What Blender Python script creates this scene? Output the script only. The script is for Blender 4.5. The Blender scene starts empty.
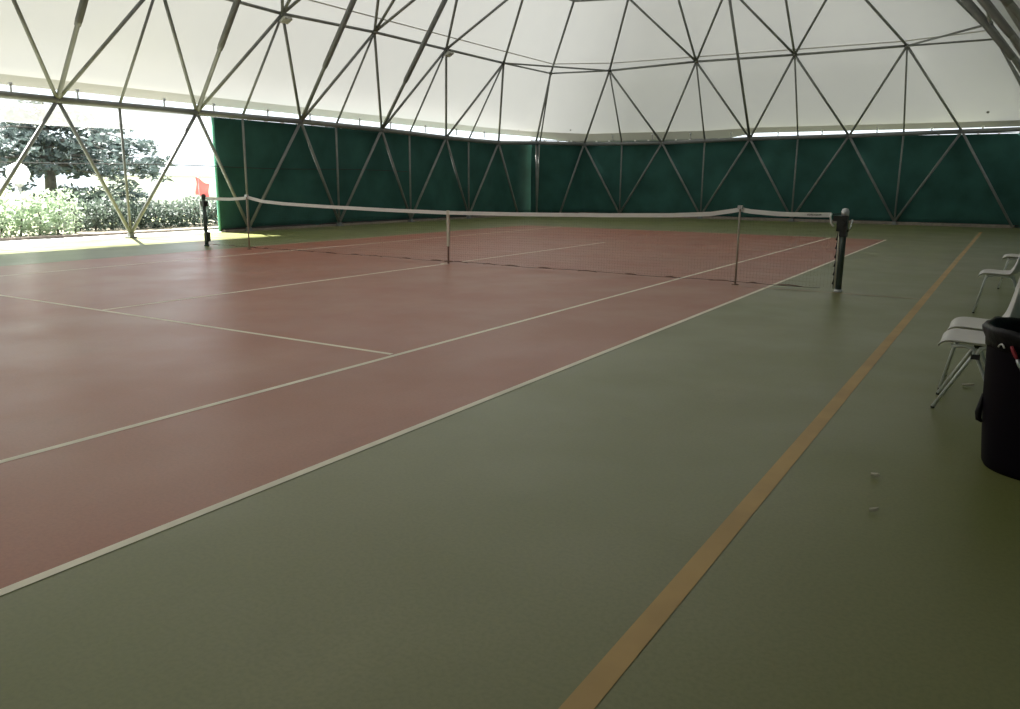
import bpy, math, random
from mathutils import Vector, Matrix
random.seed(7)
S = bpy.context.scene
COL = S.collection
PI = math.pi

# ------------------------------------------------------------------ helpers
class MB:
    """collects shapes, linked as ONE mesh object"""
    def __init__(self):
        self.v = []; self.f = []; self.m = []; self.s = []
    def face(self, idx, mat=0, smooth=False):
        self.f.append(tuple(idx)); self.m.append(mat); self.s.append(smooth)
    def quad(self, a, b, c, d, mat=0):
        n = len(self.v); self.v += [tuple(a), tuple(b), tuple(c), tuple(d)]
        self.face((n, n+1, n+2, n+3), mat)
    def box(self, x0, x1, y0, y1, z0, z1, mat=0, M=None):
        n = len(self.v)
        p = [Vector((x, y, z)) for z in (z0, z1) for y in (y0, y1) for x in (x0, x1)]
        if M: p = [M @ q for q in p]
        self.v += [tuple(q) for q in p]
        for f in ((0,2,3,1), (4,5,7,6), (0,1,5,4), (2,6,7,3), (0,4,6,2), (1,3,7,5)):
            self.face([n+i for i in f], mat)
    def sweep(self, pts, r, n=8, caps=True, mat=0, smooth=True):
        """tube along a polyline; r a number or one radius per point"""
        P = [Vector(p) for p in pts]
        R = r if isinstance(r, (list, tuple)) else [r]*len(P)
        up = None; rings = []
        for i, p in enumerate(P):
            if i == 0: t = P[1]-P[0]
            elif i == len(P)-1: t = P[-1]-P[-2]
            else: t = (P[i+1]-p).normalized() + (p-P[i-1]).normalized()
            t.normalize()
            if up is None:
                a = Vector((0,0,1)) if abs(t.z) < .9 else Vector((1,0,0))
                up = (a - t*a.dot(t)).normalized()
            else:
                up = (up - t*up.dot(t)).normalized()
            s = t.cross(up); base = len(self.v)
            for k in range(n):
                a = 2*PI*k/n
                self.v.append(tuple(p + (up*math.cos(a) + s*math.sin(a))*R[i]))
            rings.append(base)
        for a, b in zip(rings, rings[1:]):
            for k in range(n):
                self.face((a+k, b+k, b+(k+1) % n, a+(k+1) % n), mat, smooth)
        if caps:
            self.face([rings[0]+k for k in range(n)], mat)
            self.face([rings[-1]+k for k in reversed(range(n))], mat)
    def lathe(self, prof, c=(0,0,0), n=32, mat=0, smooth=True, wob=None):
        base = len(self.v)
        for j, (r, z) in enumerate(prof):
            for k in range(n):
                a = 2*PI*k/n; rr, zz = r, z
                if wob: rr, zz = wob(j, a, r, z)
                self.v.append((c[0]+rr*math.cos(a), c[1]+rr*math.sin(a), c[2]+zz))
        for j in range(len(prof)-1):
            for k in range(n):
                a = base+j*n+k; b = base+j*n+(k+1) % n
                self.face((a, b, b+n, a+n), mat, smooth)
    def grid(self, rows, mat=0, smooth=True):
        n = len(self.v); w = len(rows[0])
        for r in rows: self.v += [tuple(p) for p in r]
        for i in range(len(rows)-1):
            for j in range(w-1):
                a = n+i*w+j
                self.face((a, a+1, a+w+1, a+w), mat, smooth)
    def build(self, name, mats, parent=None, loc=None):
        me = bpy.data.meshes.new(name)
        o0 = Vector(loc) if loc else Vector((0,0,0))
        me.from_pydata([tuple(Vector(v)-o0) for v in self.v], [], self.f)
        for m in (mats if isinstance(mats, (list, tuple)) else [mats]): me.materials.append(m)
        me.polygons.foreach_set('material_index', self.m)
        me.polygons.foreach_set('use_smooth', self.s)
        me.update()
        o = bpy.data.objects.new(name, me); COL.objects.link(o); o.location = o0
        if parent:
            o.parent = parent
            o.location = o0 - parent.location if loc else -parent.location
        return o

def tag(o, label=None, cat=None, group=None, kind=None):
    if label: o['label'] = label
    if cat: o['category'] = cat
    if group: o['group'] = group
    if kind: o['kind'] = kind
    return o
def empty(name, loc, label, cat, group=None):
    o = bpy.data.objects.new(name, None); COL.objects.link(o); o.location = loc
    o.empty_display_size = .2
    return tag(o, label, cat, group)
def copy_tree(o, parent=None):
    c = o.copy(); COL.objects.link(c)
    if parent: c.parent = parent
    for ch in list(o.children): copy_tree(ch, c)
    return c
def thicken(o, t, offset=0.0):
    m = o.modifiers.new('thickness', 'SOLIDIFY'); m.thickness = t; m.offset = offset
    return o

# ---------------------------------------------------------------- materials
def mat(name, col, rough=.5, metal=0.0, noise=None, bump=None, trans=None, coat=0.0, spec=.5):
    """noise = (scale, amount, detail): value variation; bump = (scale, strength); trans = light passing through (colour)"""
    m = bpy.data.materials.new(name); m.use_nodes = True
    nt = m.node_tree; b = nt.nodes['Principled BSDF']; out = nt.nodes['Material Output']
    b.inputs['Base Color'].default_value = (*col, 1)
    b.inputs['Roughness'].default_value = rough
    b.inputs['Metallic'].default_value = metal
    b.inputs['Specular IOR Level'].default_value = spec
    b.inputs['Coat Weight'].default_value = coat
    tc = nt.nodes.new('ShaderNodeTexCoord')
    csock = None
    if noise:
        n = nt.nodes.new('ShaderNodeTexNoise'); n.inputs['Scale'].default_value = noise[0]
        n.inputs['Detail'].default_value = noise[2] if len(noise) > 2 else 5
        nt.links.new(tc.outputs['Object'], n.inputs['Vector'])
        r = nt.nodes.new('ShaderNodeMapRange')
        r.inputs['From Min'].default_value = .3; r.inputs['From Max'].default_value = .7
        r.inputs['To Min'].default_value = 1-noise[1]; r.inputs['To Max'].default_value = 1+noise[1]
        nt.links.new(n.outputs['Fac'], r.inputs['Value'])
        mx = nt.nodes.new('ShaderNodeVectorMath'); mx.operation = 'SCALE'
        mx.inputs[0].default_value = col
        nt.links.new(r.outputs['Result'], mx.inputs['Scale'])
        csock = mx.outputs['Vector']
        nt.links.new(csock, b.inputs['Base Color'])
    if bump:
        n2 = nt.nodes.new('ShaderNodeTexNoise'); n2.inputs['Scale'].default_value = bump[0]
        n2.inputs['Detail'].default_value = 6
        nt.links.new(tc.outputs['Object'], n2.inputs['Vector'])
        bp = nt.nodes.new('ShaderNodeBump'); bp.inputs['Strength'].default_value = bump[1]
        bp.inputs['Distance'].default_value = .02
        nt.links.new(n2.outputs['Fac'], bp.inputs['Height'])
        nt.links.new(bp.outputs['Normal'], b.inputs['Normal'])
    if trans:
        t = nt.nodes.new('ShaderNodeBsdfTranslucent'); t.inputs['Color'].default_value = (*trans, 1)
        ad = nt.nodes.new('ShaderNodeAddShader')
        nt.links.new(b.outputs['BSDF'], ad.inputs[0]); nt.links.new(t.outputs['BSDF'], ad.inputs[1])
        nt.links.new(ad.outputs['Shader'], out.inputs['Surface'])
    return m

def court_mat(name, col, dust, rough, speck=.12):
    """painted acrylic court: broad worn, dusty patches over fine grit, streaks of foot wear"""
    m = bpy.data.materials.new(name); m.use_nodes = True
    nt = m.node_tree; b = nt.nodes['Principled BSDF']
    tc = nt.nodes.new('ShaderNodeTexCoord')
    def noise(sc, det, stretch=(1,1,1), rgh=.55):
        mp = nt.nodes.new('ShaderNodeMapping'); mp.inputs['Scale'].default_value = stretch
        nt.links.new(tc.outputs['Object'], mp.inputs['Vector'])
        n = nt.nodes.new('ShaderNodeTexNoise'); n.inputs['Scale'].default_value = sc
        n.inputs['Detail'].default_value = det; n.inputs['Roughness'].default_value = rgh
        nt.links.new(mp.outputs['Vector'], n.inputs['Vector'])
        return n.outputs['Fac']
    def ramp(f, a, c, lo, hi):
        r = nt.nodes.new('ShaderNodeMapRange'); r.interpolation_type = 'SMOOTHSTEP'
        for k, v in (('From Min', a), ('From Max', c), ('To Min', lo), ('To Max', hi)): r.inputs[k].default_value = v
        nt.links.new(f, r.inputs['Value']); return r.outputs['Result']
    def mix(fac, A, B):
        x = nt.nodes.new('ShaderNodeMix'); x.data_type = 'RGBA'
        nt.links.new(fac, x.inputs['Factor'])
        for s, v in (('A', A), ('B', B)):
            i = [q for q in x.inputs if q.name == s and q.type == 'RGBA'][0]
            if hasattr(v, 'is_linked'): nt.links.new(v, i)
            else: i.default_value = (*v, 1)
        return [q for q in x.outputs if q.type == 'RGBA'][0]
    c = mix(ramp(noise(.28, 4), .38, .66, 0, .55), col, dust)
    c = mix(ramp(noise(1.1, 7, (1, .45, 1)), .5, .75, 0, .3), c, tuple(q*1.25 for q in dust))
    c = mix(ramp(noise(2.3, 8, (1, .6, 1), .7), .55, .8, 0, .35), c, tuple(q*.6 for q in col))
    c = mix(ramp(noise(60, 3), .35, .7, 0, speck*2), c, tuple(q*.55 for q in col))
    nt.links.new(c, b.inputs['Base Color'])
    nt.links.new(ramp(noise(.8, 5), .3, .7, rough-.03, rough+.05), b.inputs['Roughness'])
    b.inputs['Specular IOR Level'].default_value = .5
    return m

M = {}
M['green']  = court_mat('green court paint', (.162,.176,.052), (.225,.218,.108), .34)
M['red']    = court_mat('red court paint', (.360,.102,.047), (.370,.158,.094), .34)
M['white_line'] = mat('white line paint', (.84,.77,.63), .55, noise=(3,.12))
M['faded_line'] = mat('faded and hazed line paint', (.46,.34,.24), .55, noise=(2,.35))  # faded tone; on the far lines it stands for distance haze
M['yellow_line'] = mat('yellow line paint', (.46,.29,.10), .5, noise=(2.5,.14))
M['steel']  = mat('galvanised grey steel', (.22,.23,.225), .6, .15, noise=(4,.15))
M['beam']   = mat('grey painted beam', (.22,.23,.235), .6, .15, noise=(3,.12))
M['sleeve'] = mat('dark grey steel sleeve', (.17,.175,.168), .55, .2, noise=(5,.12))
M['plate']  = mat('grey lamp housing', (.36,.36,.33), .5, .1)
M['glass']  = mat('lamp glass', (.5,.5,.48), .15)
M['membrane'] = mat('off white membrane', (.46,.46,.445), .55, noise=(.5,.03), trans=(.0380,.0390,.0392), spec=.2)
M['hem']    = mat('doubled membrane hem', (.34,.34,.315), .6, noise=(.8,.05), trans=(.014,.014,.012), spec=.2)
M['seam']   = mat('grey membrane seam', (.55,.54,.50), .6)
M['stain']  = mat('dirt stain', (.30,.29,.26), .8)
M['curtain'] = mat('dark green windbreak cloth', (.034,.100,.088), .85, noise=(1.2,.22), bump=(3,.25), trans=(.0025,.009,.0075), spec=.15)
M['sunlit_hem'] = mat('curtain hem painted sunlit', (.16,.42,.33), .8, trans=(.02,.09,.065))  # sunlight on the curtain's free edge is put into this pale colour
M['valance'] = mat('white rolled cloth', (.75,.75,.74), .8, trans=(.20,.20,.20), spec=.2)
M['film'] = mat('milky clear plastic film', (.70,.70,.70), .5, trans=(.16,.16,.16), spec=.3)
_nt = M['film'].node_tree; _out = _nt.nodes['Material Output']; _src = _out.inputs['Surface'].links[0].from_socket
_tr = _nt.nodes.new('ShaderNodeBsdfTransparent'); _mx = _nt.nodes.new('ShaderNodeMixShader'); _mx.inputs[0].default_value = .55
_nt.links.new(_src, _mx.inputs[1]); _nt.links.new(_tr.outputs[0], _mx.inputs[2]); _nt.links.new(_mx.outputs[0], _out.inputs['Surface'])
M['kerb']   = mat('concrete kerb', (.26,.22,.19), .85, noise=(6,.2))
M['concrete'] = mat('pale outdoor concrete', (.45,.445,.43), .9, noise=(1.5,.1))
M['soil']   = mat('garden soil', (.20,.18,.13), .95, noise=(2,.3))
M['grass_ground'] = mat('dry grass', (.22,.24,.12), .95, noise=(3,.3))
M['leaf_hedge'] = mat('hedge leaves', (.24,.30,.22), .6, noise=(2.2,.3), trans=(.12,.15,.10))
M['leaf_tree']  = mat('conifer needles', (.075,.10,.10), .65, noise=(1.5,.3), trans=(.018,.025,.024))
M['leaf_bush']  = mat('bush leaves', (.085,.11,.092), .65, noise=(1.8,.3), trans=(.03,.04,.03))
M['bark']   = mat('grey bark', (.12,.115,.105), .9, noise=(8,.3), bump=(20,.4))
M['white_wall'] = mat('white garden wall', (.80,.80,.78), .8, noise=(2,.04))
M['cap']    = mat('grey wall cap', (.45,.45,.46), .8)
M['globe']  = mat('opal globe', (.86,.86,.86), .3, trans=(.3,.3,.3))
M['red_cloth'] = mat('faded red cloth', (.62,.17,.16), .8, trans=(.30,.09,.085), spec=.1)
M['band']   = mat('white net band', (.78,.78,.77), .7, noise=(4,.05))
M['cord_dark'] = mat('black net cord', (.018,.018,.017), .7)
M['strap']  = mat('white net strap', (.60,.57,.48), .7)
M['strap_dark'] = mat('brown strap end', (.19,.105,.078), .7)
M['post']   = mat('dark green post paint', (.045,.065,.060), .30, .1)
M['post_gear'] = mat('black winder casing', (.012,.013,.014), .4)
M['chrome'] = mat('bright steel', (.62,.62,.61), .25, .9)
M['alu']    = mat('pale metal cap', (.55,.56,.58), .35, .6)
M['stick']  = mat('grey wooden stick', (.36,.32,.26), .6)
M['ink']    = mat('dark print', (.06,.06,.07), .7)
M['shell']  = mat('pale grey moulded plastic', (.66,.64,.63), .38, noise=(5,.04))
M['tube']   = mat('chromed tube', (.60,.62,.60), .35, .35)
M['rubber'] = mat('black rubber', (.02,.02,.02), .7)
M['bin']    = mat('black bin plastic', (.004,.002,.005), .6, spec=.08)
M['bag']    = mat('black bin bag', (.006,.005,.007), .38, bump=(9,.5), spec=.2)
M['red_strap'] = mat('red handle grip', (.30,.02,.035), .5)
M['leaf_dry'] = mat('dry leaf', (.55,.50,.40), .8)

# ------------------------------------------------------------------- camera
F = 805.637
cam_d = bpy.data.cameras.new('camera'); cam = bpy.data.objects.new('camera', cam_d); COL.objects.link(cam)
CP = Vector((8.2954, -11.3801, 1.3929))
R = ((.8500836, .52658146, .00835677), (-.11703294, .17341275, .9778708), (-.51347947, .83224995, -.20904272))
cam.matrix_world = Matrix(((R[0][0], R[1][0], -R[2][0], CP.x), (R[0][1], R[1][1], -R[2][1], CP.y),
                           (R[0][2], R[1][2], -R[2][2], CP.z), (0,0,0,1)))
cam_d.sensor_width = 36; cam_d.lens = 36*F/1020; cam_d.clip_end = 500; cam_d.clip_start = .05
S.camera = cam
def in_view(pts, mg=25):
    """does any of these world points fall in the photograph (so it deserves a part of its own)"""
    for p in pts:
        d = Vector(p)-CP; z = d.dot(Vector(R[2]))
        if z < .1: continue
        x = 510+F*d.dot(Vector(R[0]))/z; y = 354.5-F*d.dot(Vector(R[1]))/z
        if -mg < x < 1020+mg and -mg < y < 709+mg: return True
    return False
def seg_in_view(a, b):
    a, b = Vector(a), Vector(b)
    return in_view([a.lerp(b, i/12) for i in range(13)], 12)

# -------------------------------------------------------------------- floor
XL, XR, YB, YF = -9.80, 8.95, 21.30, -19.60
fb = MB()
fb.box(-10.05, 9.25, -20.2, 21.75, -.12, 0, 0)
def rect(x0, x1, y0, y1, z, m): fb.quad((x0,y0,z), (x1,y0,z), (x1,y1,z), (x0,y1,z), m)
Zr, Zl = .0012, .0024
rect(-5.485, 5.485, -11.885, 11.885, Zr, 1)
W = .05
rect(4.115-W/2, 4.115+W/2, -11.885, 11.885, Zl, 2)                 # singles lines
rect(-4.115-W/2, -4.115+W/2, -11.885, 11.885, Zl, 2)
rect(5.485-W/2, 5.485+W/2, -11.885, 11.885, Zl, 2)                 # doubles lines
rect(-5.485-W/2, -5.485+W/2, -11.885, 11.885, Zl, 3)
rect(-4.115+W, 4.115-W, -6.40, -6.40+W, Zl, 2)               # service lines
rect(-4.115+W, 4.115-W, 6.40-W, 6.40, Zl, 3)
rect(-W/2, W/2, -6.40+W, -.12, Zl, 2)                        # centre line, near and far halves
rect(-W/2, W/2, .35, 6.40-W, Zl, 2)
rect(-.10, .07, -.13, -.06, Zl+.0005, 2)                     # net anchor plate paint
rect(-5.485+W, 5.485-W, 11.885-.08, 11.885, Zl, 3)           # base lines
rect(-5.485+W, 5.485-W, -11.885, -11.885+.08, Zl, 2)
rect(4.98, 7.40, -.155, -.115, Zl+.001, 3)                   # faint line under the net
rect(7.40, 7.482, -19, 17.92, Zl, 4)                         # yellow side line
rect(-6.0, 5.9, 18.6, 18.66, Zl, 3)
floor = fb.build('floor', [M['green'], M['red'], M['white_line'], M['faded_line'], M['yellow_line']])
tag(floor, 'green and red painted tennis court floor with white and yellow lines', 'floor', kind='structure')

g = MB(); g.box(-90, 60, -70, 80, -.5, -.14)
tag(g.build('ground', M['grass_ground']), 'ground outside the hall', 'ground', kind='structure')
g = MB(); g.box(-11.25, -10.05, -40, 40, -.139, -.01)
tag(g.build('pavement_left', M['concrete']), 'sunlit white pavement along the open left side', 'pavement', kind='structure')
g = MB(); g.box(-11.42, -11.25, -40, 40, -.139, .05)
tag(g.build('trim_1', M['kerb']), 'low kerb between white pavement and hedge', 'kerb', kind='structure')
g = MB(); g.box(-15.5, -11.42, -40, 40, -.139, .02)
tag(g.build('flowerbed', M['soil']), 'earth bed under the hedge', 'earth bed', kind='structure')
g = MB(); g.box(-9.9, 8.3, 21.34, 21.46, 0, .10); g.box(-9.9, 8.8, 21.52, 21.75, 0, .07)
tag(g.build('trim_2', M['kerb']), 'low reddish kerb at the foot of the back curtain', 'kerb', kind='structure')
g = MB(); g.box(-10.03, -9.86, 3.3, 21.3, 0, .06)
tag(g.build('trim_3', M['kerb']), 'low kerb at the foot of the left curtain', 'kerb', kind='structure')

# ------------------------------------------------- lattice rings (node points)
SP = 3.58
Y1 = [16.93-SP*i for i in range(10)]                 # ring 1 / ring 3 stations along the sides
Y2 = [15.15-SP*i for i in range(9)]                  # ring 2 / base stations
Z1L = [2.95, 2.97, 3.05, 3.08, 3.07, 3.07, 3.1, 3.1, 3.1, 3.1]
X1B = [-8.15, -4.54, -.91, 2.73, 6.38]; Z1B = [3.05, 3.04, 3.14, 3.17, 3.24]
X2B = [-6.33, -2.72, .91, 4.55]
CX = -.68
def mx(x): return 2*CX-x                             # mirrored to the right-hand side
L1 = [Vector((XL, y, z)) for y, z in zip(Y1, Z1L)]
R1 = [Vector((XR, y, 3.1)) for y in Y1]
B1 = [Vector((x, YB, z)) for x, z in zip(X1B, Z1B)]
F1 = [Vector((x, YF, 3.1)) for x in X1B]
L2 = [Vector((-8.46, y, 5.70)) for y in Y2]; L2[3].z = 5.61
R2 = [Vector((mx(-8.46), y, 5.70)) for y in Y2]
B2 = [Vector((x, 19.78, z)) for x, z in zip(X2B, (5.83, 5.94, 5.93, 5.96))]
F2 = [Vector((x, -18.0, 5.8)) for x in X2B]
L3 = [Vector((-6.40, y, 7.88)) for y in Y1[1:-1]]
R3 = [Vector((mx(-6.40), y, 7.88)) for y in Y1[1:-1]]
B3 = [Vector((x, 17.38, 7.95)) for x in X1B[1:-1]]
F3 = [Vector((x, -15.7, 7.9)) for x in X1B[1:-1]]
KL, KR = Vector((-9.42, 19.45, 3.05)), Vector((8.80, 20.6, 3.24))
CL, CR = Vector((-8.52, 18.85, 5.75)), Vector((7.16, 18.9, 5.84))
C3L, C3R = Vector((-6.30, 16.5, 7.87)), Vector((mx(-6.30), 16.5, 7.87))
KFL, KFR = Vector((-9.42, -17.7, 3.1)), Vector((8.1, -17.7, 3.1))
CFL, CFR = Vector((-8.52, -17.2, 5.75)), Vector((7.1, -17.2, 5.75))
C3FL, C3FR = Vector((-6.3, -14.8, 7.87)), Vector((mx(-6.3), -14.8, 7.87))
def mid(p, q):
    # the side bays' middle joints stand a little towards the viewer
    s = -.34 if abs(p.x-q.x) < .1 else 0
    return Vector(((p.x+q.x)/2, (p.y+q.y)/2+s, (p.z+q.z)/2))
def B0(p, q):
    m = mid(p, q); return Vector((m.x, m.y, .10))

frame = empty('steel_lattice_frame', (CX, 0, 0), 'grey steel tube lattice of triangles carrying the white tent roof', 'steel frame')
far_bits = MB()                                       # members the photograph shows nothing of
def member(name, a, b, r, m='steel'):
    a, b = Vector(a), Vector(b)
    if seg_in_view(a, b):
        q = MB(); q.sweep([a, b], r, 10); return q.build(name, M[m], frame)
    far_bits.sweep([a, b], r, 6)
    return None
RS, RM, RB = .042, .032, .075
def node(p):
    """ball-and-plate joint"""
    if in_view([p], 5):
        q = MB(); q.lathe([(.0,-.07), (.05,-.06), (.075,-.02), (.075,.02), (.05,.06), (0,.07)], p, 12)
        q.build('node_joint', M['sleeve'], frame)
def wall_bay(a, b, out):
    """base V and middle post under one ring beam span"""
    base = B0(a, b)
    for t in (a, b): member('wall_strut', base, t, RS)
    member('wall_post', base, mid(a, b), RM)
    q = MB(); q.box(base.x-.10, base.x+.10, base.y-.10, base.y+.10, 0, .035); q.box(base.x-.06, base.x+.06, base.y-.06, base.y+.06, .035, .11)
    if in_view([base], 5): q.build('base_plate', M['beam'], frame)
def prop(a, b):
    """the heavier telescopic member from the ring beam up to the third ring"""
    o = member('telescopic_prop', a, b, .052, 'steel')
    if o:
        q = MB(); s, e = a.lerp(b, .30), a.lerp(b, .97)
        q.sweep([s, s.lerp(e, .03), e], [.068, .078, .078], 10); q.build('sleeve', M['sleeve'], o, None)
        ch = o.children[0]; ch.location = (0,0,0)
for A in (L1, R1, B1, F1):
    for a, b in zip(A, A[1:]):
        member('ring_beam', a, b, RB, 'beam'); wall_bay(a, b, None)
for k, a, b in ((KL, L1[0], B1[0]), (KR, R1[0], B1[-1]), (KFL, L1[-1], F1[0]), (KFR, R1[-1], F1[-1])):
    member('ring_beam', a, k, RB, 'beam'); member('ring_beam', k, b, RB, 'beam')
    base = Vector((k.x, k.y, .06))
    dx = Vector((.05 if k.x > 0 else -.05, -.04, 0))
    member('corner_post', base, k+dx, RS); member('corner_post', base, k-dx, RM)
    member('wall_strut', Vector(((a.x+k.x)/2, (a.y+k.y)/2, .06)), a, RS)
    member('wall_strut', Vector((*b.lerp(k, .5 if k.x < 0 else .77).xy, .06)), b, RS)
for A, C in ((L1, L2), (R1, R2), (B1, B2), (F1, F2)):
    for i, c in enumerate(C):
        member('roof_strut', A[i], c, RS); member('roof_strut', A[i+1], c, RS)
        member('slim_strut', mid(A[i], A[i+1]), c, RM)
for C in (L2, R2, B2, F2):
    for a, b in zip(C, C[1:]): member('purlin', a, b, RS)
for c, k, a, b in ((CL, KL, L2[0], B2[0]), (CR, KR, R2[0], B2[-1]), (CFL, KFL, L2[-1], F2[0]), (CFR, KFR, R2[-1], F2[-1])):
    member('purlin', a, c, RM); member('purlin', c, b, RM); member('purlin', a, b, RM)
    dx = Vector((.07, .05, 0))
    member('roof_strut', c, k-dx, RS); member('slim_strut', c, k+dx, RM)
for C, T in ((L2, L3), (R2, R3), (B2, B3), (F2, F3)):
    for i, c in enumerate(C):
        for j in (i-1, i):
            if 0 <= j < len(T): member('roof_strut', c, T[j], RS)
        if 0 < i < len(C)-1 and not (C is L2 and i == 1):
            member('slim_strut', c, (T[i-1]+T[i])/2, RS)
for T in (L3, R3, B3, F3):
    for a, b in zip(T, T[1:]): member('purlin', a, b, RS)
for c3, c, a, b in ((C3L, CL, L3[0], B3[0]), (C3R, CR, R3[0], B3[-1]), (C3FL, CFL, L3[-1], F3[0]), (C3FR, CFR, R3[-1], F3[-1])):
    member('purlin', a, c3, RS); member('purlin', c3, b, RS); member('roof_strut', c, c3, RS)
for i in range(2, len(L1)-1):
    prop(L1[i], L3[i-1])
for i in range(1, len(R1)-1):
    prop(R1[i], R3[i-1])
member('telescopic_prop', B1[2], B3[1], .05)
# upper rings, above the picture
def ring4(y): return [Vector((CX+dx, y, z)) for dx, z in ((-3.0, 9.1), (0, 9.55), (3.0, 9.1))]
prev = None
for i, y in enumerate(Y2[1:-1]):
    r4 = ring4(y)
    for a, b in zip(r4, r4[1:]): member('roof_strut', a, b, RS)
    for T, q in ((L3, r4[0]), (R3, r4[2])):
        member('roof_strut', T[i], q, RS)
        if i+1 < len(T): member('roof_strut', T[i+1], q, RS)
    if prev:
        for a, b in zip(prev, r4): member('purlin', a, b, RS)
    prev = r4
for q in L1[:7]+B1+L2[:5]+B2+[CL, KL, CR]+R2[:5]: node(q)
# clips that stretch the roof hem down to the ring beam
def clip(p):
    q = MB(); q.sweep([p, p+Vector((0,0,.10)), p+Vector((0,0,.20))], [.022, .022, .022], 8)
    q.sweep([p+Vector((0,0,.19)), p+Vector((0,0,.25))], [.045, .045], 8)
    q.build('hem_clip', M['alu'], frame)
for i, (y) in enumerate((-1.86, -.42, 1.78, 3.25, 5.08, 6.7, 8.87, 10.4, 12.29, 14.2, 16.09)):
    clip(Vector((-9.94, y, 3.10)))
for x in (-8.5, -6.86, -5.03, -3.38, -1.7, .13, 1.75, 3.65, 5.43, 6.99): clip(Vector((x, 21.42, 3.17)))
if far_bits.v:
    tag(far_bits.build('strut', M['steel'], frame), kind='stuff')

# floodlights hung under the lattice nodes
def flood(p, label):
    r = empty('floodlight', p, label, 'floodlight', 'grey floodlights under the roof nodes')
    T = Matrix.Rotation(math.radians(-28), 4, 'Y')
    q = MB(); q.box(-.11, .11, -.13, .13, -.16, -.10, 0, T); q.box(-.08, .08, -.10, .10, -.10, -.07, 0, T)
    o = q.build('housing', M['plate'], r); o.location = (0,0,0)
    q = MB(); q.box(-.095, .095, -.115, .115, -.166, -.159, 0, T)
    o = q.build('glass', M['glass'], r); o.location = (0,0,0)
    q = MB(); q.sweep([(0,0,0), (.0,0,-.05), (.03,0,-.09)], .016, 8)
    o = q.build('bracket', M['steel'], r); o.location = (0,0,0)
flood(L2[3]+Vector((.06,0,-.05)), 'small grey floodlight under the roof node nearest the open side')
flood(L2[1]+Vector((.06,0,-.05)), 'small grey floodlight under the roof node above the green left curtain')

# ------------------------------------------------------------ white membrane
def ringline(hw_x, z, ys, corner, xs, yb, yf, cf, CX=CX):
    """closed plan loop: left side back->front, front, right side, back"""
    l = [(CX-hw_x, y, z) for y in ys]
    fr = [(x, yf, z) for x in xs]
    rt = [(CX+hw_x, y, z) for y in reversed(ys)]
    bk = [(x, yb, z) for x in reversed(xs)]
    cl, fl = corner, cf
    return l + [(CX-fl[0], fl[1], z)] + fr + [(CX+fl[0], fl[1], z)] + rt + [(CX+cl[0], cl[1], z)] + bk + [(CX-cl[0], cl[1], z)]
NY, NX = 21, 9
def lin(a, b, n): return [a+(b-a)*i/(n-1) for i in range(n)]
HX = (XR-XL)/2; HC = (XR+XL)/2
r_low  = ringline(HX+.30, 3.30, lin(16.9, -15.3, NY), (HX-.02, 19.75), lin(-8.1, 6.5, NX), 21.62, -19.9, (HX, -18), HC)
r_hem  = ringline(HX+.22, 3.50, lin(16.9, -15.3, NY), (HX-.10, 19.68), lin(-8.1, 6.5, NX), 21.52, -19.8, (HX-.1, -17.9), HC)
def widen(ring, low=None):
    out = []
    for x, y, z in ring:
        if x > 8.3 and 18 < y < 21: x, y = HC+HX+.32, 21.35       # the tent's corner on the chairs' side runs out squarer
        if x < -9.7 and y < 20.5: x, z = x-(.30 if low else .22), z+.04   # overhangs the open bay
        if low and y > 21 and x < -1.2: z = low
        elif y > 21 and x > -1: z += .07
        out.append((x, y, z))
    return out
r_low, r_hem = widen(r_low, 3.06), widen(r_hem)
r_two  = ringline(7.95, 5.88, lin(15.2, -13.5, NY), (7.95, 19.05), lin(-6.3, 4.6, NX), 19.98, -18.2, (7.95, -17.4))
r_three= ringline(5.85, 8.06, lin(13.4, -11.7, NY), (5.75, 16.65), lin(-4.5, 2.8, NX), 17.56, -15.9, (5.75, -15))
r_four = ringline(3.10, 9.25, lin(11.6, -9.9, NY), (3.0, 13.9), lin(-2.6, 1.2, NX), 14.6, -13, (3.0, -12.3))
r_five = ringline(.55, 9.70, lin(9.8, -8.1, NY), (.02, 10.8), lin(-.70, -.66, NX), 11.2, -9.5, (.02, -9.1))
r_top = [(CX+.015*(p[0]-CX), 1.0+.3*(p[1]-1.0), 9.80) for p in r_five]
def loft(rings, sub):
    b = MB(); N = len(rings[0]); rows = []
    for i in range(len(rings)-1):
        for s in range(sub):
            t = s/sub
            rows.append([Vector(p).lerp(Vector(q), t) for p, q in zip(rings[i], rings[i+1])])
    rows.append([Vector(p) for p in rings[-1]])
    for r in rows: b.v += [tuple(p) for p in r]
    for i in range(len(rows)-1):
        for j in range(N):
            a, c = i*N+j, i*N+(j+1) % N
            b.face((a, c, c+N, a+N), 0, True)
    if len(rings) > 2: b.face([(len(rows)-1)*N+j for j in range(N)], 0)
    return b
roof = loft([r_hem, r_two, r_three, r_four, r_five, r_top], 4).build('roof', M['membrane'])
tag(roof, 'off white tent membrane stretched over the steel lattice', 'tent roof', kind='structure')
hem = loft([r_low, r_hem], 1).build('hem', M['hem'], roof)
sm = MB()
rl = [Vector(p).lerp(Vector(q), .10) for p, q in zip(r_two, r_three)]
cen = Vector((CX, 1, 6.0))
sm.sweep([p + (cen-p).normalized()*.06 for p in rl] + [rl[0] + (cen-rl[0]).normalized()*.06], .020, 6)
sm.build('seam', M['seam'], roof)

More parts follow.
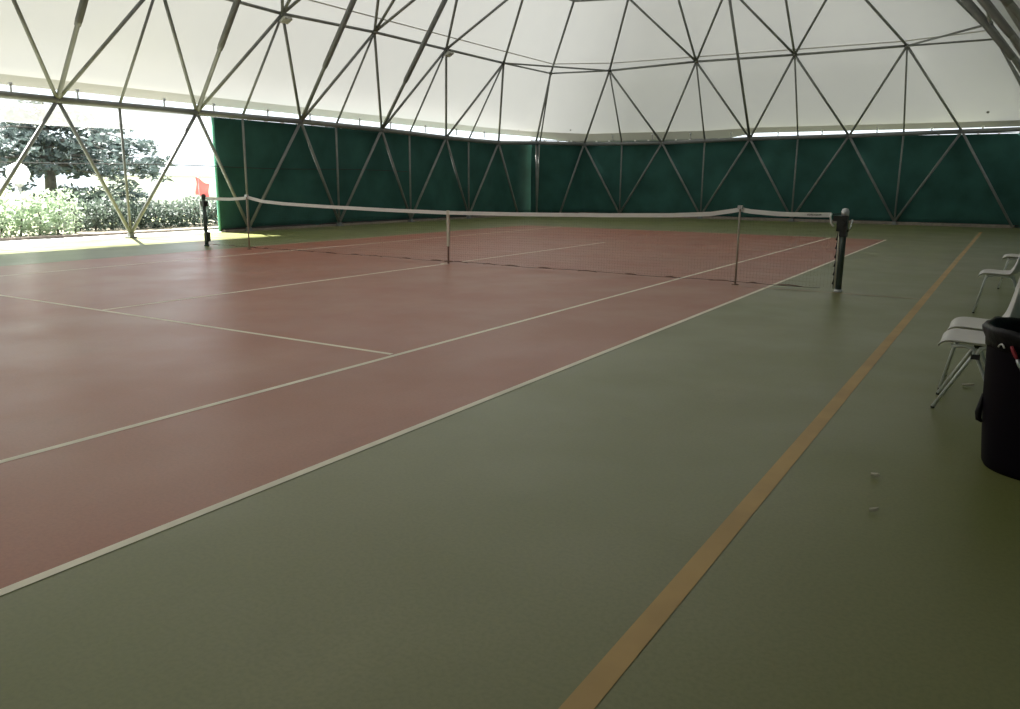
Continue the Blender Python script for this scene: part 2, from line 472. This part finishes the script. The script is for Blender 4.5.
# small dark stains on the inside of the membrane
bpy.context.view_layer.update()
dg = bpy.context.evaluated_depsgraph_get()
for px, py, rr in ((511, 130, .035), (518.5, 130, .03), (570.5, 130, .04), (988, 112, .05)):
    d = Vector(R[0])*((px-510)/F) - Vector(R[1])*((py-354.5)/F) + Vector(R[2])
    ok, p, n, _ = roof.ray_cast(CP, d.normalized())
    if ok:
        n = -n if n.dot(d) > 0 else n
        b = MB(); q = n.to_track_quat('Z', 'Y').to_matrix()
        k0 = len(b.v); b.v += [tuple(p + n*.012 + q @ Vector((rr*math.cos(a)*(.95+.1*math.sin(2*a)), rr*math.sin(a), 0))) for a in lin(0, 2*PI, 13)[:-1]]
        b.face(range(12)); b.build('stain', M['stain'], roof)

# ------------------------------------------------------------------ curtains
def curtain(path, z0, z1, label, group, step=.12, amp=.018, hem_left=False):
    """pleated hanging cloth along a plan polyline"""
    r = empty('windbreak_curtain', (path[0][0], path[0][1], 0), label, 'curtain', group)
    pts = []; d = 0
    for a, b in zip(path, path[1:]):
        a, b = Vector((*a, 0)), Vector((*b, 0)); n = max(2, int((b-a).length/step))
        t = (b-a).normalized(); nr = Vector((t.y, -t.x, 0))
        for i in range(n+(1 if b == Vector((*path[-1], 0)) else 0)):
            q = a.lerp(b, i/n); d += step
            pts.append((q, nr, d))
    rows = []
    zs = [z0, z0+.25, z0+.8, 1.6, 2.4, z1-.08, z1]
    for k, z in enumerate(zs):
        w = (1.3, 1.2, 1, .9, .8, .5, .4)[k]
        rows.append([q + nr*(amp*w*(math.sin(d*2.1)+.6*math.sin(d*5.3+1)+.5*math.sin(d*.7)+.3*math.sin(d*3.3+z*2))) + Vector((0,0,z+(.012*math.sin(d*1.3) if k == 0 else 0)))
                     for q, nr, d in pts])
    b = MB(); b.grid(rows); o = b.build('cloth', M['curtain'], r); thicken(o, .006)
    b = MB(); b.sweep([q+Vector((0,0,z1+.03)) for q, nr, d in pts[::6]] + [pts[-1][0]+Vector((0,0,z1+.03))], .014, 6)
    b.build('curtain_rail', M['beam'], r)
    for q, nr, d in pts[::5]:
        if step < .2 and in_view([q+Vector((0,0,z1))], 5):
            b = MB(); b.box(q.x-.035, q.x+.035, q.y-.035, q.y+.035, z1-.01, z1+.045); b.build('gap_light', M['band'], r)  # white dashes drawn for daylight showing through the grommet gaps
    b = MB(); b.sweep([q+nr*.012+Vector((0,0,z0+.05)) for q, nr, d in pts[::4]] + [pts[-1][0]+Vector((0,0,z0+.05))], .035, 6)
    b.build('weighted_hem', M['cord_dark'], r)
    if hem_left:
        b = MB(); q, nr, d = pts[0]
        b.sweep([(q.x, q.y-.01, z) for z in lin(z0, z1, 8)], .035, 8); b.build('edge_hem', M['sunlit_hem'], r)
    return r
curtain([(-10.0, 3.25), (-10.0, 16.93), (-9.97, 20.05)], .02, 3.01, 'dark green windbreak curtain on the left wall beside the open bay', 'dark green curtains', hem_left=True)
curtain([(-9.84, 19.62), (-8.25, 21.51), (6.38, 21.51), (9.2, 21.51)], .03, 3.15, 'dark green windbreak curtain across the whole back wall', 'dark green curtains')
curtain([(9.13, 21.30), (9.13, -19.6)], .10, 2.98, 'dark green windbreak curtain behind the chairs and black bin', 'dark green curtains', step=.3)
curtain([(9.1, -19.8), (-9.9, -19.8)], .10, 2.98, 'dark green windbreak curtain at the end behind the viewer', 'dark green curtains', step=.3)

curtain([(-10.0, -15.2), (-10.0, -4.6)], .02, 3.05, 'dark green windbreak curtain added unseen at the near end of the left wall to darken the floor', 'dark green curtains', step=.3)  # unseen curtain, added to cut the daylight on the near floor
# rolled white cloth under the ring beam above the open bay
v = MB(); rows = []
for z, dx in ((3.06, .03), (2.95, .0), (2.80, -.015), (2.66, .01), (2.57, .0)):
    rows.append([(-10.12+dx+.012*math.sin(y*3.1), y, z+.012*math.sin(y*1.7)) for y in lin(-14.5, 3.2, 60)])
v.grid(rows)
rt = empty('rolled_curtain', (-10.12, -5.6, 0), 'milky plastic curtain rolled up under the beam over the open bay', 'rolled curtain')
v.build('film', M['film'], rt)
v = MB(); v.sweep([(-10.12+.012*math.sin(y*3.1), y, 2.565+.012*math.sin(y*1.7)) for y in lin(-14.5, 3.2, 60)], .012, 8)
v.build('weighted_hem', M['film'], rt)
# thin rope at waist height
v = MB(); v.sweep([(-9.90, y, 1.735+.02*math.sin(y*.9)) for y in lin(-15, 11.2, 50)], .010, 6)
tag(v.build('rope', M['cord_dark']), 'thin dark rope strung across the open left bay and along the curtain', 'rope')

# ------------------------------------------------------------------- the net
def net_top(x):
    """height of the head cord; the two singles sticks push it up"""
    a = abs(x); K = [(0,.905), (1.4,.918), (2.9,.945), (4.0,.975), (4.6,1.010), (4.92,1.062), (5.03,1.085), (5.14,1.062), (5.55,1.035), (6.0,1.035), (6.5,1.05)]
    for (x0, z0), (x1, z1) in zip(K, K[1:]):
        if a <= x1:
            t = (a-x0)/(x1-x0); return z0+(z1-z0)*t
    return K[-1][1]
xs = sorted(set([round(-6.33+.0628*i, 4) for i in range(201)] + [-5.03, 5.03, 0]))
net = empty('tennis_net', (0,0,0), 'tennis net with white headband stretched across the red court', 'net')
b = MB(); hw = .060
for s in (-1, 1):
    rows = [[(x, s*.010, net_top(x)-.004-k*hw) for x in xs] for k in (0, .5, 1)]
    b.grid(rows if s < 0 else rows[::-1])
b.grid([[(x, y, net_top(x)-.004) for x in xs] for y in (.010, -.010)])
b.build('headband', M['band'], net)
b = MB()
x = -6.30
while x <= 6.30:
    b.sweep([(x, 0, .045), (x, 0, net_top(x)-.07)], 0.00055, 3, False, smooth=False); x += .045
for k in range(20):
    t = .02+k/20*.98
    b.sweep([(x, 0, .045+(net_top(x)-.115)*t) for x in xs[::3]], 0.00055, 3, False, smooth=False)
b.build('netting', M['cord_dark'], net)
b = MB(); b.sweep([(x, 0, .040+.006*math.sin(x*3)) for x in xs[::2]], .003, 6); b.build('bottom_cord', M['cord_dark'], net)
random.seed(3); x = -6.2
while x < 6.1:                                                # brown dashes of uneven length along the bottom edge
    l = random.uniform(.16, .42)
    b = MB(); b.sweep([(x+l*t, -.01, .034+.016*math.sin(t*PI)) for t in (0, .25, .5, .75, 1)], [.003, .007, .008, .006, .003], 6)
    b.build('bottom_dash', M['strap_dark'], net)
    x += l+random.uniform(.12, .45)
b = MB(); b.box(-.024, .024, -.016, .016, .30, net_top(0)+.006); b.build('center_strap', M['strap'], net)
b = MB(); b.box(-.012, .012, -.012, .012, .0, .31); b.box(-.07, .07, -.024, .024, .03, .05); b.build('strap_buckle', M['strap_dark'], net)
b = MB(); random.seed(11)                                     # small dark print on the band, too small to read
xx = 5.93
for ch in range(9):
    w = random.choice((.010, .013, .015))
    z = net_top(xx)-.042
    b.box(xx, xx+.005, -.0125, -.0105, z, z+.022)
    if ch % 3 != 1: b.box(xx, xx+w, -.0125, -.0105, z+.017, z+.022)
    if ch % 2: b.box(xx, xx+w, -.0125, -.0105, z, z+.005)
    b.box(xx+w-.004, xx+w, -.0125, -.0105, z, z+(.022 if ch % 3 else .012))
    xx += w+.007
b.build('print', M['ink'], net)
for sx in (-1, 1):
    b = MB(); b.sweep([(sx*6.22, 0, net_top(6.3)-.03), (sx*6.355, 0, net_top(6.4)-.02)], .006, 6)
    b.build('head_cord', M['cord_dark'], net)
b = MB(); b.sweep([(6.235, -.015, 1.03), (6.225, -.02, .99), (6.24, -.02, .90), (6.275, -.02, .86)], .013, 8); b.build('cord_end', M['band'], net)
b = MB(); b.sweep([(6.335, 0, z) for z in lin(.04, .86, 10)], .007, 6)
for z in lin(.10, .80, 7): b.sweep([(6.32, 0, z), (6.335, -.012, z+.05), (6.335, 0, z+.09)], .009, 6)
b.build('side_cord', M['cord_dark'], net)

def post(x, label, winder):
    r = empty('net_post', (x, 0, 0), label, 'net post', 'net posts')
    q = MB(); q.sweep([(x,0,.02), (x,0,1.06)], .040, 16); q.build('tube', M['post'], r)
    q = MB(); q.lathe([(0,.0), (.056,.0), (.056,.022), (.046,.035), (.0,.04)], (x,0,0), 16)
    q.build('base_collar', M['alu'] if winder else M['post'], r)
    q = MB(); q.lathe([(.042,1.0), (.048,1.005), (.050,1.055), (.036,1.09), (.0,1.10)], (x,0,0), 16)
    q.build('cap', M['alu'] if winder else M['post'], r)
    q = MB(); s = -1 if x > 0 else 1
    q.sweep([(x+s*.049, -.02, .05), (x+s*.049, -.02, .92)], .010, 6); q.build('lacing_rod', M['strap'] if winder else M['post'], r)
    if winder:
        q = MB(); q.box(x-.085, x+.042, -.055, .055, .80, 1.0); q.box(x-.045, x+.045, -.06, .055, .73, .81); q.box(x-.14, x-.08, -.02, .02, .93, 1.0)
        q.sweep([(x-.02, -.09, .90), (x-.02, .09, .90)], .045, 12)
        o = q.build('winder', M['post_gear'], r)
        q = MB(); q.sweep([(x+.05, -.02, .80), (x+.085, -.03, .84), (x+.10, -.03, .96)], .012, 8); q.build('crank_handle', M['chrome'], o).location = (0,0,0)
    else:
        q = MB(); q.box(x-.055, x+.06, -.055, .055, .84, .95); q.box(x+.03, x+.075, -.05, .05, .10, .30); q.build('bracket', M['post_gear'], r)
post(6.40, 'dark net post with winder and pale metal cap on the green side strip', True)
post(-6.40, 'thin dark net post against the bright open bay, far end of the net', False)
def stick(x, label):
    r = empty('singles_stick', (x, -.03, 0), label, 'net stick', 'sticks holding the net up')
    q = MB(); q.sweep([(x,-.03,.012), (x,-.03,1.08)], .014, 10); q.build('pole', M['stick'], r)
    q = MB(); q.lathe([(0,.0), (.05,.0), (.05,.008), (.02,.014), (0,.014)], (x,-.03,0), 12); q.build('foot', M['strap_dark'], r)
    q = MB(); q.box(x-.03, x+.03, -.055, .0, 1.055, 1.105); q.build('fork', M['alu'], r)
stick(5.03, 'thin stick propping the net on the court half nearer the chairs')
stick(-5.03, 'thin stick propping the net in front of the curtain edge')

# ------------------------------------------------------------------- chairs
def shell():
    """moulded seat and backrest in one: rows along the depth, curved sides"""
    prof = [(-.012,.395), (-.005,.415), (.02,.436), (.06,.446), (.14,.443), (.22,.437), (.29,.442), (.335,.462), (.362,.50), (.38,.56), (.395,.64), (.41,.72), (.42,.785), (.424,.80)]
    rows = []
    hw_ = [.19, .215, .235, .245, .25, .25, .25, .25, .248, .245, .24, .23, .20, .17]
    for (x, z), h in zip(prof, hw_):
        row = []
        for j in range(13):
            u = -1+2*j/12
            e = abs(u)**6
            dip = .018*(1-u*u)
            if x < .3: row.append((x, .25+u*h, z+.014*e-dip*(1 if x > .03 else .2)))
            else: row.append((x+dip*1.4-.045*e, .25+u*h, z+.004*e))
        rows.append(row)
    b = MB(); b.grid(rows); return b
def chair(name, loc, label, kind):
    r = empty(name, (0,0,0), label, 'chair', 'pale grey plastic chairs along the right edge')
    o = shell().build('seat_shell', M['shell'], r); thicken(o, .011)
    s = o.modifiers.new('round', 'SUBSURF'); s.levels = 1; s.render_levels = 2
    for y in (.05, .45):
        sp = -.035 if y < .2 else .035
        q = MB()
        if kind == 'U':
            q.sweep([(-.012, y+sp, .012), (.055, y, .37), (.066, y, .40), (.085, y, .418), (.115, y, .423), (.27, y, .421), (.305, y, .412), (.328, y, .385), (.40, y+sp, .18), (.455, y+sp, .012)], .0105, 10)
            q.build('leg_frame', M['tube'], r)
            feet = ((-.012, y+sp), (.455, y+sp))
        else:
            q.sweep([(.0, y, .012), (.165, y, .325), (.188, y, .367), (.192, y, .392), (.18, y, .412), (.15, y, .421), (.06, y, .415)], .0115, 10)
            q.sweep([(.37, y, .012), (.262, y, .237), (.212, y, .345), (.206, y, .385), (.222, y, .412), (.25, y, .421), (.33, y, .424)], .0115, 10)
            q.build('leg_frame', M['tube'], r)
            q = MB(); q.box(.175, .225, y-.018, y+.018, .345, .375); q.build('clamp', M['rubber'], r)
            feet = ((.0, y), (.37, y))
        for fx, fy in feet:
            q = MB(); q.lathe([(0,0), (.0115,0), (.0118,.012), (.0,.012)], (fx, fy, 0), 10); q.build('rubber_foot', M['rubber'], r)
    q = MB()
    for x in ((.10, .30) if kind == 'U' else (.09, .30)): q.sweep([(x, .05, .418), (x, .45, .418)], .009, 8)
    q.build('cross_bar', M['tube'], r)
    r.location = loc
    return r
chair('plastic_chair', (7.985, -5.76, 0), 'pale grey plastic chair with crossed chrome legs directly beside the black bin', 'A')
c2 = chair('plastic_chair', (7.995, -5.16, 0), 'pale grey plastic chair pushed close behind the one beside the black bin', 'U')
c3 = copy_tree(c2); c3.location = (8.03, -1.04, 0); c3['label'] = 'pale grey plastic chair standing alone midway, its chrome side frame in view'
c4 = copy_tree(c2); c4.location = (8.22, 1.66, 0); c4['label'] = 'pale grey plastic chair farthest from the black bin, only its seat front showing'

# ------------------------------------------------------------------ dustbin
BX, BY = 8.550, -6.70
tb = empty('trash_bin', (BX, BY, 0), 'tall black bin with a black bag folded over its rim', 'bin')
b = MB(); b.lathe([(0,.012), (.235,.012), (.252,.0), (.262,.02), (.268,.08), (.290,.32), (.303,.60), (.305,.66), (.310,.665), (.310,.69), (.295,.69), (.285,.60), (.25,.04), (0,.03)], (BX,BY,0), 48)
b.build('body', M['bin'], tb)
def wob(j, a, r, z):
    k = math.sin(a*9+j)*.5+math.sin(a*5-1.3*j)+.6*math.sin(a*17+2*j)
    return r+.0035*k, z+.005*k
b = MB(); b.lathe([(.24,.40), (.272,.60), (.290,.695), (.306,.720), (.322,.722), (.330,.704), (.325,.680), (.3135,.655), (.3115,.62)], (BX,BY,0), 72, wob=wob)
bag = b.build('bag', M['bag'], tb); thicken(bag, .003)
b = MB(); b.sweep([(BX-.288, BY-.03, .36), (BX-.294, BY-.05, .31), (BX-.300, BY-.06, .27), (BX-.296, BY-.06, .235), (BX-.278, BY-.06, .22)], [.008, .013, .016, .015, .006], 10)
b.build('bag_tail', M['bag'], tb)
def on_bin(a, z, r=.318): return (BX+r*math.cos(a), BY+r*math.sin(a), z)
A0 = math.radians(-128)
b = MB(); b.sweep([on_bin(A0, .655, .324), on_bin(A0+.03, .635, .322), on_bin(A0+.07, .612, .319), on_bin(A0+.10, .597, .316)], [.006, .009, .009, .007], 10); b.build('grip', M['red_strap'], tb)
b = MB(); b.sweep([on_bin(A0+.10, .597, .316), on_bin(A0+.13, .575, .314), on_bin(A0+.17, .545, .310)], [.008, .009, .004], 10); b.build('grip_end', M['alu'], tb)
b = MB(); b.sweep([on_bin(A0-.24+.03*t, .636+.018*math.sin(t/4*PI), .321) for t in range(5)], .004, 8); b.build('tie_cord', M['shell'], tb)

# ---------------------------------------------------------- litter on court
def leaf(x, y, l, w, rz, label, m='leaf_dry'):
    b = MB(); rows = []
    for i in range(6):
        t = i/5; ww = w*math.sin(PI*min(.97, max(.05, t)))
        rows.append([Matrix.Rotation(rz, 3, 'Z') @ Vector(((t-.5)*l, u*ww, .006+.014*abs(u)+.01*t*t)) + Vector((x, y, 0)) for u in (-1, -.5, 0, .5, 1)])
    b.grid(rows); o = b.build('dry_leaf', M[m], None, (x, y, 0)); thicken(o, .002)
    tag(o, label, 'leaf', 'dry leaves lying on the court')
leaf(8.15, -4.95, .075, .016, .2, 'pale dry leaf on the green floor under the nearest chairs')
leaf(7.86, -7.28, .045, .012, -.6, 'tiny curled dry leaf on green floor between yellow line and bin')
leaf(7.92, -7.75, .035, .008, .2, 'tiny dry leaf fragment on the green floor in front of the bin')

# ----------------------------------------------------------- outside, left
def leaves(b, c, rad, n, size, flat=1.0):
    for _ in range(n):
        while True:
            p = Vector((random.uniform(-1,1), random.uniform(-1,1), random.uniform(-1,1)))
            if .25 < p.length < 1: break
        p = Vector((p.x*rad[0], p.y*rad[1], p.z*rad[2])) + Vector(c)
        s = size*random.uniform(.6, 1.4)
        u = Vector((random.gauss(0,1), random.gauss(0,1), random.gauss(0,1)*flat)).normalized()
        w = u.cross(Vector((random.gauss(0,1), random.gauss(0,1), random.gauss(0,1)))).normalized()
        k = u.cross(w)*s*.12
        n0 = len(b.v)
        b.v += [tuple(p-u*s), tuple(p+w*s*.45+k), tuple(p+u*s), tuple(p-w*s*.45+k)]
        b.face((n0, n0+1, n0+2, n0+3))
random.seed(5)
def hedge(y0, y1, x, h, label, m, n, size):
    r = empty('hedge', (x, (y0+y1)/2, 0), label, 'hedge')
    b = MB(); yy = y0
    while yy < y1:
        hh = h*random.uniform(.85, 1.12)
        leaves(b, (x+random.uniform(-.15,.15), yy, hh*.5), (.55, .55, hh*.55), n, size); yy += .4
    b.build('foliage', M[m], r)
    b = MB(); yy = y0
    while yy < y1:
        b.sweep([(x, yy, 0), (x+.05, yy+.04, h*.4), (x+random.uniform(-.1,.1), yy+random.uniform(-.2,.2), h*.8)], [.03, .022, .008], 6); yy += .45
    b.build('stem', M['bark'], r)
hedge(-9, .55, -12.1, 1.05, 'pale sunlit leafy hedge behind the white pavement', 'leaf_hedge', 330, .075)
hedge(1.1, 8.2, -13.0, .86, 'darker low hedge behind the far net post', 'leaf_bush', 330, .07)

def tree(name, base, h, branches, label, m, size, dens):
    r = empty(name, base, label, 'tree', 'trees behind the hedge')
    bx, by, _ = base
    b = MB(); b.sweep([(bx, by, 0), (bx+.08, by-.05, h*.3), (bx-.05, by+.06, h*.65), (bx, by, h)], [.22, .17, .12, .03], 10)
    lv = MB()
    for z, ang, ln, droop in branches:
        d = Vector((math.cos(ang), math.sin(ang), 0)); p0 = Vector((bx, by, z))
        pts = [p0 + d*ln*t + Vector((0,0,.25*ln*t*.6-droop*t*t)) for t in (0, .25, .5, .75, 1)]
        b.sweep(pts, [.05, .04, .028, .016, .006], 6)
        side = Vector((-d.y, d.x, 0))
        for t in lin(.22, 1.0, max(4, int(ln*1.6))):
            c = p0 + d*ln*t + Vector((0,0,.25*ln*t*.6-droop*t*t))
            for _ in range(2):
                cc = c + side*random.gauss(0, .28+.22*(1-t)) + Vector((0,0,random.gauss(.02,.12)))
                leaves(lv, cc, (.42, .42, .15), dens, size, .5)
    b.build('trunk', M['bark'], r); lv.build('crown', M[m], r)
random.seed(21)
br = []
for z in lin(1.7, 3.3, 6):
    for k in range(5):
        br.append((z+random.uniform(-.2,.2), random.uniform(0, 2*PI), random.uniform(1.8, 3.1), random.uniform(.4, 1.1)))
for a, z, l in ((1.15, 2.5, 3.4), (1.3, 2.0, 3.2), (.9, 2.9, 2.8), (1.5, 3.2, 3.0), (-1.2, 2.6, 3.0), (-1.6, 2.0, 2.8)): br.append((z, a, l, 1.0))
tree('cedar_tree', (-17.2, 2.8, 0), 3.7, br, 'dark cedar tree with layered drooping boughs above the hedge', 'leaf_tree', .115, 24)
br = [(z+random.uniform(-.2,.2), random.uniform(0, 2*PI), random.uniform(1.4, 2.5), random.uniform(.3, .9)) for z in lin(1.6, 3.4, 6) for k in range(6)]
tree('cedar_tree', (-17.8, -2.2, 0), 3.8, br, 'dark tree rising at the outer edge of the open bay behind the globe lamp', 'leaf_tree', .115, 30)
br = [(z, random.uniform(0, 2*PI), random.uniform(.6, 1.2), random.uniform(-.1, .3)) for z in lin(.35, .8, 4) for k in range(5)]
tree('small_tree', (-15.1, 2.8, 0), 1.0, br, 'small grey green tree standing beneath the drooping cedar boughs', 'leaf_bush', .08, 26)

gw = MB(); gw.box(-24.3, -24.0, 8.5, 26, -.14, 1.50); gwo = gw.build('garden_wall', M['white_wall'])
tag(gwo, 'low white garden wall far behind the darker hedge', 'wall', kind='structure')
gw = MB(); gw.box(-24.36, -23.94, 8.45, 26.05, 1.50, 1.56); gw.build('coping', M['cap'], gwo)

gl = empty('globe_lamp', (-13.4, -.12, 0), 'white globe lamp on a thin post above the hedge', 'lamp')
b = MB(); b.lathe([(.0,-.27), (.08,-.258), (.165,-.213), (.237,-.13), (.27,0), (.237,.13), (.165,.213), (.08,.258), (0,.27)], (-13.4, -.12, 1.50), 28); b.build('globe', M['globe'], gl)
b = MB(); b.sweep([(-13.4,-.12,0), (-13.4,-.12,1.25)], .04, 10); b.lathe([(.04,1.17), (.10,1.20), (.11,1.25), (0,1.26)], (-13.4,-.12,0), 16); b.build('lamp_post', M['cap'], gl)

fl = empty('red_flag', (-11.9, 4.12, 0), 'faded red flag on a thin pole behind the far net post', 'flag')
b = MB(); rows = []
for i in range(9):
    t = i/8
    rows.append([(-11.9+.04*math.sin(6*t+2*u)*u, 4.02+.44*u+.03*math.sin(5*t), 1.46-.50*t-.20*u*(1-.4*t)+.03*math.sin(7*u)) for u in lin(0, 1, 9)])
b.grid(rows); thicken(b.build('cloth', M['red_cloth'], fl), .003)
b = MB(); b.sweep([(-11.9, 4.12, 0), (-11.9, 4.12, 1.50)], .012, 8); b.build('flag_pole', M['cap'], fl)

# -------------------------------------------------------------------- light
sun_d = bpy.data.lights.new('sun', 'SUN'); sun_d.energy = 44; sun_d.angle = math.radians(.53); sun_d.color = (1, .97, .90)
sun = bpy.data.objects.new('sun', sun_d); COL.objects.link(sun)
el = math.radians(51)
to_sun = Vector((-math.cos(el), -.03, math.sin(el)))
sun.rotation_euler = to_sun.to_track_quat('Z', 'Y').to_euler(); sun.location = (-30, 0, 30)
w = bpy.data.worlds.new('world'); S.world = w; w.use_nodes = True
nt = w.node_tree; bg = nt.nodes['Background']
bg.inputs['Color'].default_value = (.86, .95, 1.0, 1); bg.inputs['Strength'].default_value = 1.9   # bright summer haze

vs = S.view_settings
vs.view_transform = 'Standard'; vs.look = 'None'; vs.gamma = 1; vs.exposure = 0.0; vs.use_curve_mapping = False
S.cycles.use_denoising = True
S.cycles.max_bounces = 8; S.cycles.diffuse_bounces = 5; S.cycles.transmission_bounces = 5
